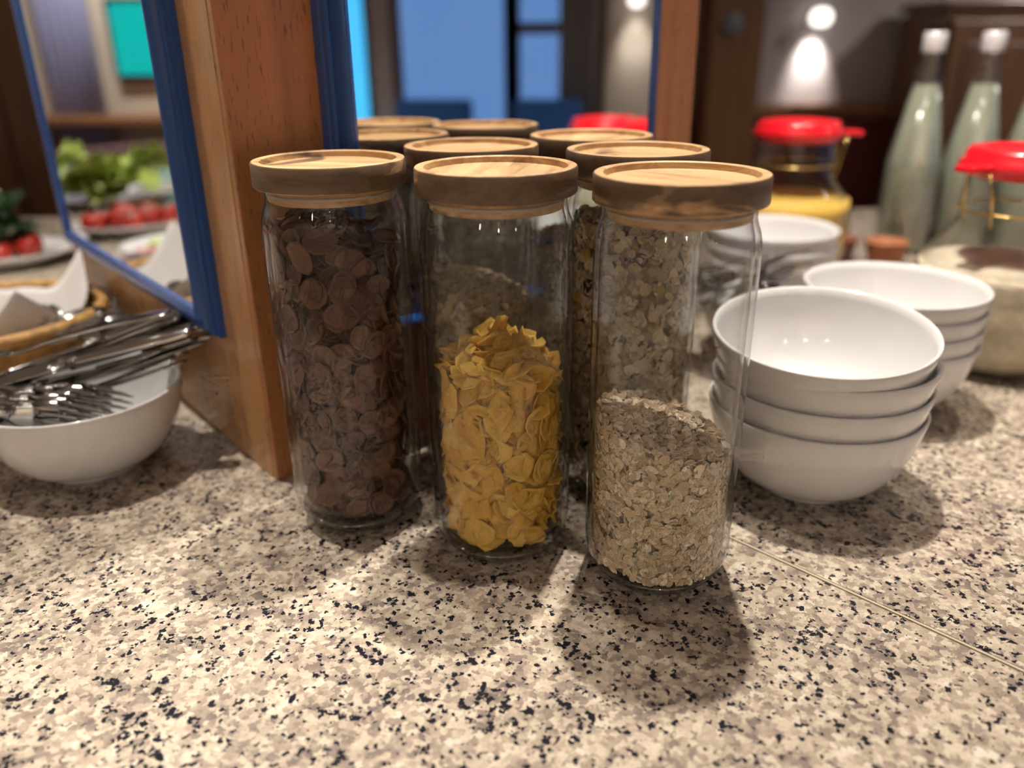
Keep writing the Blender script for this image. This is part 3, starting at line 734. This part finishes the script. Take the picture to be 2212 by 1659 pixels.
me_kh = strip('handle', [(-.110, .005, 0), (-.105, .009, 0), (-.07, .009, 0), (-.01, .0075, 0), (.0, .006, 0)], .0028)
me_blade = strip('blade', [(-.002, .006, 0), (.02, .0095, 0), (.08, .0105, 0), (.105, .008, 0), (.115, .002, 0)], .0008)
def cutlery(kind, p, tgt, roll, label, group):
    """p: the handle end, tgt: the point the piece runs towards"""
    p, tgt = Vector(p), Vector(tgt); d = (tgt - p).normalized()
    o = empty({'spoon': 'table_spoon', 'fork': 'dinner_fork', 'knife': 'dinner_knife'}[kind]); tag(o, label, kind, group)
    q = d.to_track_quat('X', 'Z').to_matrix().to_4x4()
    o.matrix_world = Matrix.Translation(p + d * .105 + Vector((0, 0, ZC))) @ q @ Euler((roll, 0, 0)).to_matrix().to_4x4()
    if kind == 'knife':
        link('handle', me_kh, M['steel'], o); link('blade', me_blade, M['steel'], o)
    else:
        link('handle', me_handle, M['steel'], o)
        if kind == 'spoon': link('spoon_bowl', me_sbowl, M['steel'], o)
        else:
            hd = link('fork_head', me_froot, M['steel'], o)
            for k in range(4): link('tine', me_tine, M['steel'], hd, loc=(0, -.0093 + .0062 * k, 0))
    return o
rc = random.Random(3)
# pile in the left bowl: handles fan out over the right rim, heads rest inside on the left
for i in range(18):
    kind = ('fork', 'knife', 'spoon', 'fork', 'fork', 'knife')[i % 6]
    u = rc.uniform(-1, 1)
    hx, hy, hz = LB[0] + .090 + rc.uniform(-.012, .020), LB[1] + .030 + .034 * u, .090 + .0021 * i
    tx, ty, tz = LB[0] - .070 + rc.uniform(-.02, .02), LB[1] + .004 + .030 * u, .050 + .0021 * i
    cutlery(kind, (hx, hy, hz), (tx, ty, tz), rc.uniform(-.5, .5), 'steel %s in the cutlery bowl left of the pillar' % kind, {'knife': 'knives', 'fork': 'forks', 'spoon': 'spoons'}[kind] + ' in the cutlery bowl')
for i in range(11):
    hx, hy, hz = LB[0] - .160 + rc.uniform(-.02, .02), LB[1] - .062 + .0044 * i, .097 + .0015 * (i % 3)
    tx, ty, tz = LB[0] + .030, LB[1] - .060 + .0044 * i, .070 + .0015 * (i % 3)
    cutlery('fork', (hx, hy, hz), (tx, ty, tz), R(82) if i % 2 else R(74), 'steel fork lying crossways in the cutlery bowl', 'crossways forks in the cutlery bowl')
cutlery('spoon', (LB[0] + .075, LB[1] + .040, .136), (LB[0] - .045, LB[1] + .012, .110), R(175), 'upturned steel spoon on top of the cutlery bowl', None)
cutlery('knife', (LB[0] + .100, LB[1] + .066, .130), (LB[0] - .06, LB[1] + .040, .075), R(75), 'steel knife leaning highest out of the cutlery bowl', None)
for i in range(9):
    a = R(196 + 58 * i / 8)
    cutlery('spoon', (SB[0] - .075 * math.cos(a), SB[1] - .075 * math.sin(a), .076 + .0045 * ((i * 4) % 9)), (SB[0] + .06 * math.cos(a), SB[1] + .06 * math.sin(a), .076 + .0045 * ((i * 4) % 9)), rc.uniform(0, 3), 'steel spoon lying in the small white bowl', 'spoons in the small bowl')

# ---------------------------------------------------------------- wicker basket with napkin
BK = (-.605, .880)
bk = tag(empty('wicker_basket', (*BK, ZC), R(-35)), 'round golden wicker basket lined with a white napkin', 'basket')
link('basket_floor', lathe('basket_floor', [(0, .002), (.095, .002), (.097, .006), (.095, .010), (0, .010)], 48), M['wicker'], bk)
for i in range(9):
    z = .008 + .0068 * i; r_ = .100 + .024 * (i / 8) ** .8
    link('wicker_strand', tube('wicker_strand', [((r_ + .0022 * math.sin(k * math.pi / 2 + (i % 2) * math.pi)) * math.cos(2 * math.pi * k / 72), (r_ + .0022 * math.sin(k * math.pi / 2 + (i % 2) * math.pi)) * math.sin(2 * math.pi * k / 72), z) for k in range(72)], .0042, 6, closed=True), M['wicker'], bk)
link('basket_rim', tube('basket_rim', [(.1255 * math.cos(2 * math.pi * k / 48), .1255 * math.sin(2 * math.pi * k / 48), .072 + .0015 * math.sin(k * math.pi)) for k in range(48)], .0075, 8, closed=True), M['wicker'], bk)
for k in range(24):
    a = 2 * math.pi * k / 24
    link('basket_stake', tube('basket_stake', [(.099 * math.cos(a), .099 * math.sin(a), .006), (.112 * math.cos(a), .112 * math.sin(a), .036), (.124 * math.cos(a), .124 * math.sin(a), .070)], .0022, 6), M['wicker'], bk)
# napkin: a square of cloth pressed into the basket, corners standing up
V = []; F = []; n = 28; S = .155
for j in range(n + 1):
    for i in range(n + 1):
        u, v = -S + 2 * S * i / n, -S + 2 * S * j / n
        r_ = math.hypot(u, v); k = min(1.0, r_ / .095)
        rr = r_ if r_ < .09 else .09 + (r_ - .09) * .24
        sc = rr / r_ if r_ > 1e-6 else 1
        z = .014 + max(0, r_ - .088) * .86 + .0035 * math.sin(9 * math.atan2(v, u)) * k
        V.append((u * sc, v * sc, z))
for j in range(n):
    for i in range(n): a = j * (n + 1) + i; F.append((a, a + 1, a + n + 2, a + n + 1))
nap = tag(link('napkin', mesh('napkin', V, F), M['cloth'], None, (*BK, ZC), (0, 0, R(5))), 'white cloth napkin with upright corners lining the basket', 'napkin')
nap.modifiers.new('thickness', 'SOLIDIFY').thickness = .0012
for i in range(13):
    a = R(-165 + 15 * i); hx, hy = BK[0] - .06 + .010 * i, BK[1] - .062 + .003 * (i % 3)
    cutlery('spoon' if i % 3 else 'fork', (hx - .06, hy - .02, .040 + .003 * (i % 4)), (hx + .06, hy + .012 * (i % 3), .058 + .002 * (i % 5)), rc.uniform(-1, 1), 'steel %s lying on the napkin in the basket' % ('spoon' if i % 3 else 'fork'), '%ss in the basket' % ('spoon' if i % 3 else 'fork'))

# ---------------------------------------------------------------- red lidded storage jars
def storage_jar(loc, sc, label, lid_z, content_mat, content_label, content_z, rz):
    j = tag(empty('storage_jar', (*loc, ZC), rz), label, 'jar', 'storage jars with red lids')
    b_ = .098 * sc; nk = .060 * sc
    out = [(b_ * .62, 0), (b_ * .72, .002), (b_ * .88, .018), (b_ * .98, .045), (b_, .075), (b_ * .97, .105), (b_ * .86, .132), (nk * 1.12, .152), (nk, .168), (nk, lid_z - .02)]
    inn = [(nk - .003, lid_z - .02), (nk - .003, .167), (b_ * .84, .130), (b_ * .95, .104), (b_ - .004, .075), (b_ * .95, .045), (b_ * .84, .020), (b_ * .66, .008), (0, .008)]
    link('glass_wall', lathe('glass_wall', [(0, .001)] + out, 64), M['glass'], j)
    link('inner_glass', lathe('inner_glass', inn, 64), M['glass'], j)
    ld = link('lid', lathe('lid', [(0, 0), (nk * 1.02, 0), (nk * 1.06, .004), (nk * 1.16, .010), (nk * 1.17, .014), (nk * 1.08, .018), (nk * 1.06, .026), (nk * 1.0, .030), (nk * .8, .0305), (nk * .74, .027), (0, .026)], 56), M['red'], j, loc=(0, 0, lid_z - .026))
    link('lid_tab', box_mesh('lid_tab', .034, .026, .008, .003), M['red'], ld, loc=(nk * 1.22 + .006, 0, .012))
    link('clip_wire', tube('clip_wire', [(nk * 1.02, -.018, -.05), (nk * 1.10, -.018, -.02), (nk * 1.22, -.014, .006), (nk * 1.22, .014, .006), (nk * 1.10, .018, -.02), (nk * 1.02, .018, -.05)], .0017, 6), M['wire'], j, loc=(0, 0, lid_z - .026))
    link('neck_wire', tube('neck_wire', [((nk + .0015) * math.cos(2 * math.pi * k / 40), (nk + .0015) * math.sin(2 * math.pi * k / 40), .178) for k in range(40)], .0015, 6, closed=True), M['wire'], j)
    prof = [(0, .009)] + [(max(.0, r - .0035), z + .003) for r, z in out[1:8] if z + .003 < content_z] 
    rl_ = prof[-1][0]; prof += [(rl_, content_z - .002), (rl_ * .7, content_z + .004), (0, content_z + .007)]
    tag(link('jar_filling', lathe('jar_filling', prof, 56), content_mat, None, (*loc, ZC)), content_label, 'food', kind='stuff')
    return j
J2 = (.566, .892)
storage_jar(J2, 1.0, 'bulbous glass jar with red lid and cream muesli beside the bowl stack', .240, M['cream_food'], 'cream coloured muesli in the bulbous red lidded jar', .118, R(200))
storage_jar((.445, 1.285), .97, 'glass jar with red lid and yellow cereal behind the bowls', .238, M['corn'], 'yellow cereal in the red lidded jar behind the bowls', .128, R(-10))
storage_jar((.850, .785), .98, 'short red lidded glass jar, its lid reflected in the mirror', .222, M['cream_food'], 'pale cereal in the short red lidded jar', .10, R(30))

# ---------------------------------------------------------------- lemonade bottles
def bottle(loc, label):
    o = tag(empty('lemonade_bottle', (*loc, ZC)), label, 'bottle', 'conical lemonade bottles')
    link('glass_wall', lathe('glass_wall', [(0, .002), (.036, 0), (.044, .004), (.046, .012), (.046, .150), (.0453, .158), (.0170, .312), (.0135, .330), (.0135, .347), (.016, .349), (.016, .352), (0, .353)], 48), M['glass_thick'], o)
    link('liquid', lathe('liquid', [(0, .004), (.034, .004), (.0435, .012), (.0435, .150), (.0428, .158), (.0200, .284), (0, .284)], 48), M['liquid'], o)
    link('cap', lathe('cap', [(.0175, .334), (.0185, .336), (.0185, .362), (.0165, .366), (0, .366)], 40), M['cap'], o)
    return o
bottle((.712, 1.45), 'conical glass bottle of cloudy lemonade nearest the dark column')
bottle((.812, 1.452), 'conical glass bottle of cloudy lemonade, middle of the three')
bottle((.918, 1.455), 'conical glass bottle of cloudy lemonade, last of the three')

# ---------------------------------------------------------------- salad platters
def platter(loc, rx, ry, rz, label):
    me = lathe('serving_platter', [(0, .004), (.6, .004), (.62, 0), (.68, 0), (.70, .004), (1.0, .022), (1.005, .024), (.995, .026), (.72, .010), (0, .009)], 64)
    me.transform(Matrix.Diagonal((rx, ry, 1, 1)))
    return tag(link('serving_platter', me, M['porcelain'], None, (*loc, ZC), (0, 0, rz)), label, 'platter', 'white serving platters')
PL = {'t': (-1.20, 1.34), 'l': (-1.50, 1.62), 'c': (-1.02, 1.13), 'd': (-.92, 1.42)}
platter(PL['t'], .15, .10, R(40), 'white platter of tomatoes on the salad counter')
platter(PL['l'], .17, .12, R(40), 'white platter of lettuce leaves on the salad counter')
platter(PL['c'], .13, .09, R(40), 'white platter of radishes on the salad counter')
platter(PL['d'], .13, .10, R(10), 'white platter of dark herbs and tomatoes by the partition')
rf = random.Random(21)
me_tom = [lathe('tomato', [(0, .030 * f), (.008, .0335 * f), (.018, .033 * f), (.0235, .024 * f), (.024, .016 * f), (.019, .005), (.010, .001), (0, .0008)], 24) for f in (.9, 1.0, 1.1)]
me_stem = mesh('stem_star', sum([[(0, 0, .002), (.010 * math.cos(a - .25), .010 * math.sin(a - .25), .0), (.016 * math.cos(a), .016 * math.sin(a), .001), (.010 * math.cos(a + .25), .010 * math.sin(a + .25), 0)] for a in [1.2566 * i for i in range(5)]], []), [tuple(4 * i + k for k in range(4)) for i in range(5)])
def tomato(x, y, z, label, group):
    q = rf.randrange(3)
    o = tag(link('tomato', me_tom[q], M['tomato'], None, (x, y, ZC + z), (rf.uniform(-.3, .3), rf.uniform(-.3, .3), rf.uniform(0, 6))), label, 'tomato', group)
    link('stem_star', me_stem, M['herb'], o, (0, 0, .0305)); return o
for i in range(14):
    a = 2.4 * i; r_ = .024 * math.sqrt(i); p = Vector((r_ * 1.25 * math.cos(a), r_ * .75 * math.sin(a))); p.rotate(Matrix.Rotation(R(40), 2))
    tomato(PL['t'][0] + p.x, PL['t'][1] + p.y, .0135, 'ripe red tomato on the salad counter platter', 'tomatoes on the platter')
for i in range(6):
    a = 1.05 * i; tomato(PL['d'][0] + .065 * math.cos(a), PL['d'][1] + .05 * math.sin(a), .0135, 'ripe red tomato among the dark herbs', 'tomatoes among the herbs')
def leaf_mesh(name, ln, wd, seed, frill):
    r_ = random.Random(seed); V = []; F = []; nu, nv = 10, 7; ph = r_.uniform(0, 6)
    for i in range(nu + 1):
        u = i / nu; wv = wd * math.sin(math.pi * min(1, u * .93 + .07)) ** .7
        for j in range(nv):
            v = -1 + 2 * j / (nv - 1)
            V.append((ln * u, wv * v, .35 * ln * u * (1 - u) * 1.4 + .5 * wv * v * v + frill * abs(v) ** 2 * math.sin(u * 17 + ph + v * 2)))
    for i in range(nu):
        for j in range(nv - 1): a = i * nv + j; F.append((a, a + 1, a + nv + 1, a + nv))
    return mesh(name, V, F)
me_let = [leaf_mesh('lettuce_leaf', .13, .05, i, .012) for i in range(4)]
me_herb = [leaf_mesh('herb_leaf', .055, .02, 10 + i, .003) for i in range(4)]
for i in range(16):
    a = rf.uniform(0, 6.28); r_ = rf.uniform(0, .05)
    tag(link('lettuce_leaf', me_let[i % 4], M['lettuce'], None, (PL['l'][0] + r_ * math.cos(a), PL['l'][1] + r_ * math.sin(a), ZC + .016 + .004 * i), (rf.uniform(-.4, .4), rf.uniform(-.5, .1), a)), 'frilly yellow green lettuce leaf on the platter', 'lettuce leaf', 'lettuce leaves on the platter')
for i in range(34):
    a = rf.uniform(0, 6.28); r_ = rf.uniform(0, .05)
    tag(link('herb_leaf', me_herb[i % 4], M['herb'], None, (PL['d'][0] + r_ * math.cos(a), PL['d'][1] + r_ * math.sin(a), ZC + .018 + .0025 * i), (rf.uniform(-.6, .6), rf.uniform(-.9, .1), a)), 'dark green herb leaf heaped by the tomatoes', 'herb leaf', 'herb leaves by the partition')
me_rad = lathe('radish_slice', [(0, 0), (.017, 0), (.018, .0015), (.017, .003), (0, .003)], 20)
for i in range(26):
    a = 2.4 * i; r_ = .0145 * math.sqrt(i); p = Vector((r_ * 1.3 * math.cos(a), r_ * .85 * math.sin(a))); p.rotate(Matrix.Rotation(R(40), 2))
    tag(link('radish_slice' if i % 2 else 'cucumber_slice', me_rad if i % 2 else lathe('cucumber_slice', [(0, 0), (.019, 0), (.020, .002), (.019, .004), (0, .004)], 20), M['radish'] if i % 2 else M['cucumber'], None,
             (PL['c'][0] + p.x, PL['c'][1] + p.y, ZC + .012 + .0012 * (i % 5)), (rf.uniform(-.25, .25), rf.uniform(-.25, .25), 0)), 'pink radish slice on the vegetable platter' if i % 2 else 'pale green cucumber slice on the vegetable platter', 'vegetable slice', 'radish slices' if i % 2 else 'cucumber slices')

# small terracotta dishes behind the second bowl stack
me_ter = lathe('terracotta_dish', [(0, .002), (.022, 0), (.026, .004), (.034, .036), (.036, .040), (.033, .041), (.024, .010), (0, .008)], 40)
for p_, lb_ in (((.640, 1.345), 'orange brown terracotta dish near the lemonade bottles'), ((.565, 1.375), 'dark red terracotta dish behind the white bowls')):
    o_ = link('terracotta_dish', me_ter.copy(), None, None, (*p_, ZC)); o_.data.materials.append(mat('terracotta', (.36, .13, .05) if 'orange' in lb_ else (.20, .05, .03), .6, var=.2, vscale=60))
    tag(o_, lb_, 'dish')
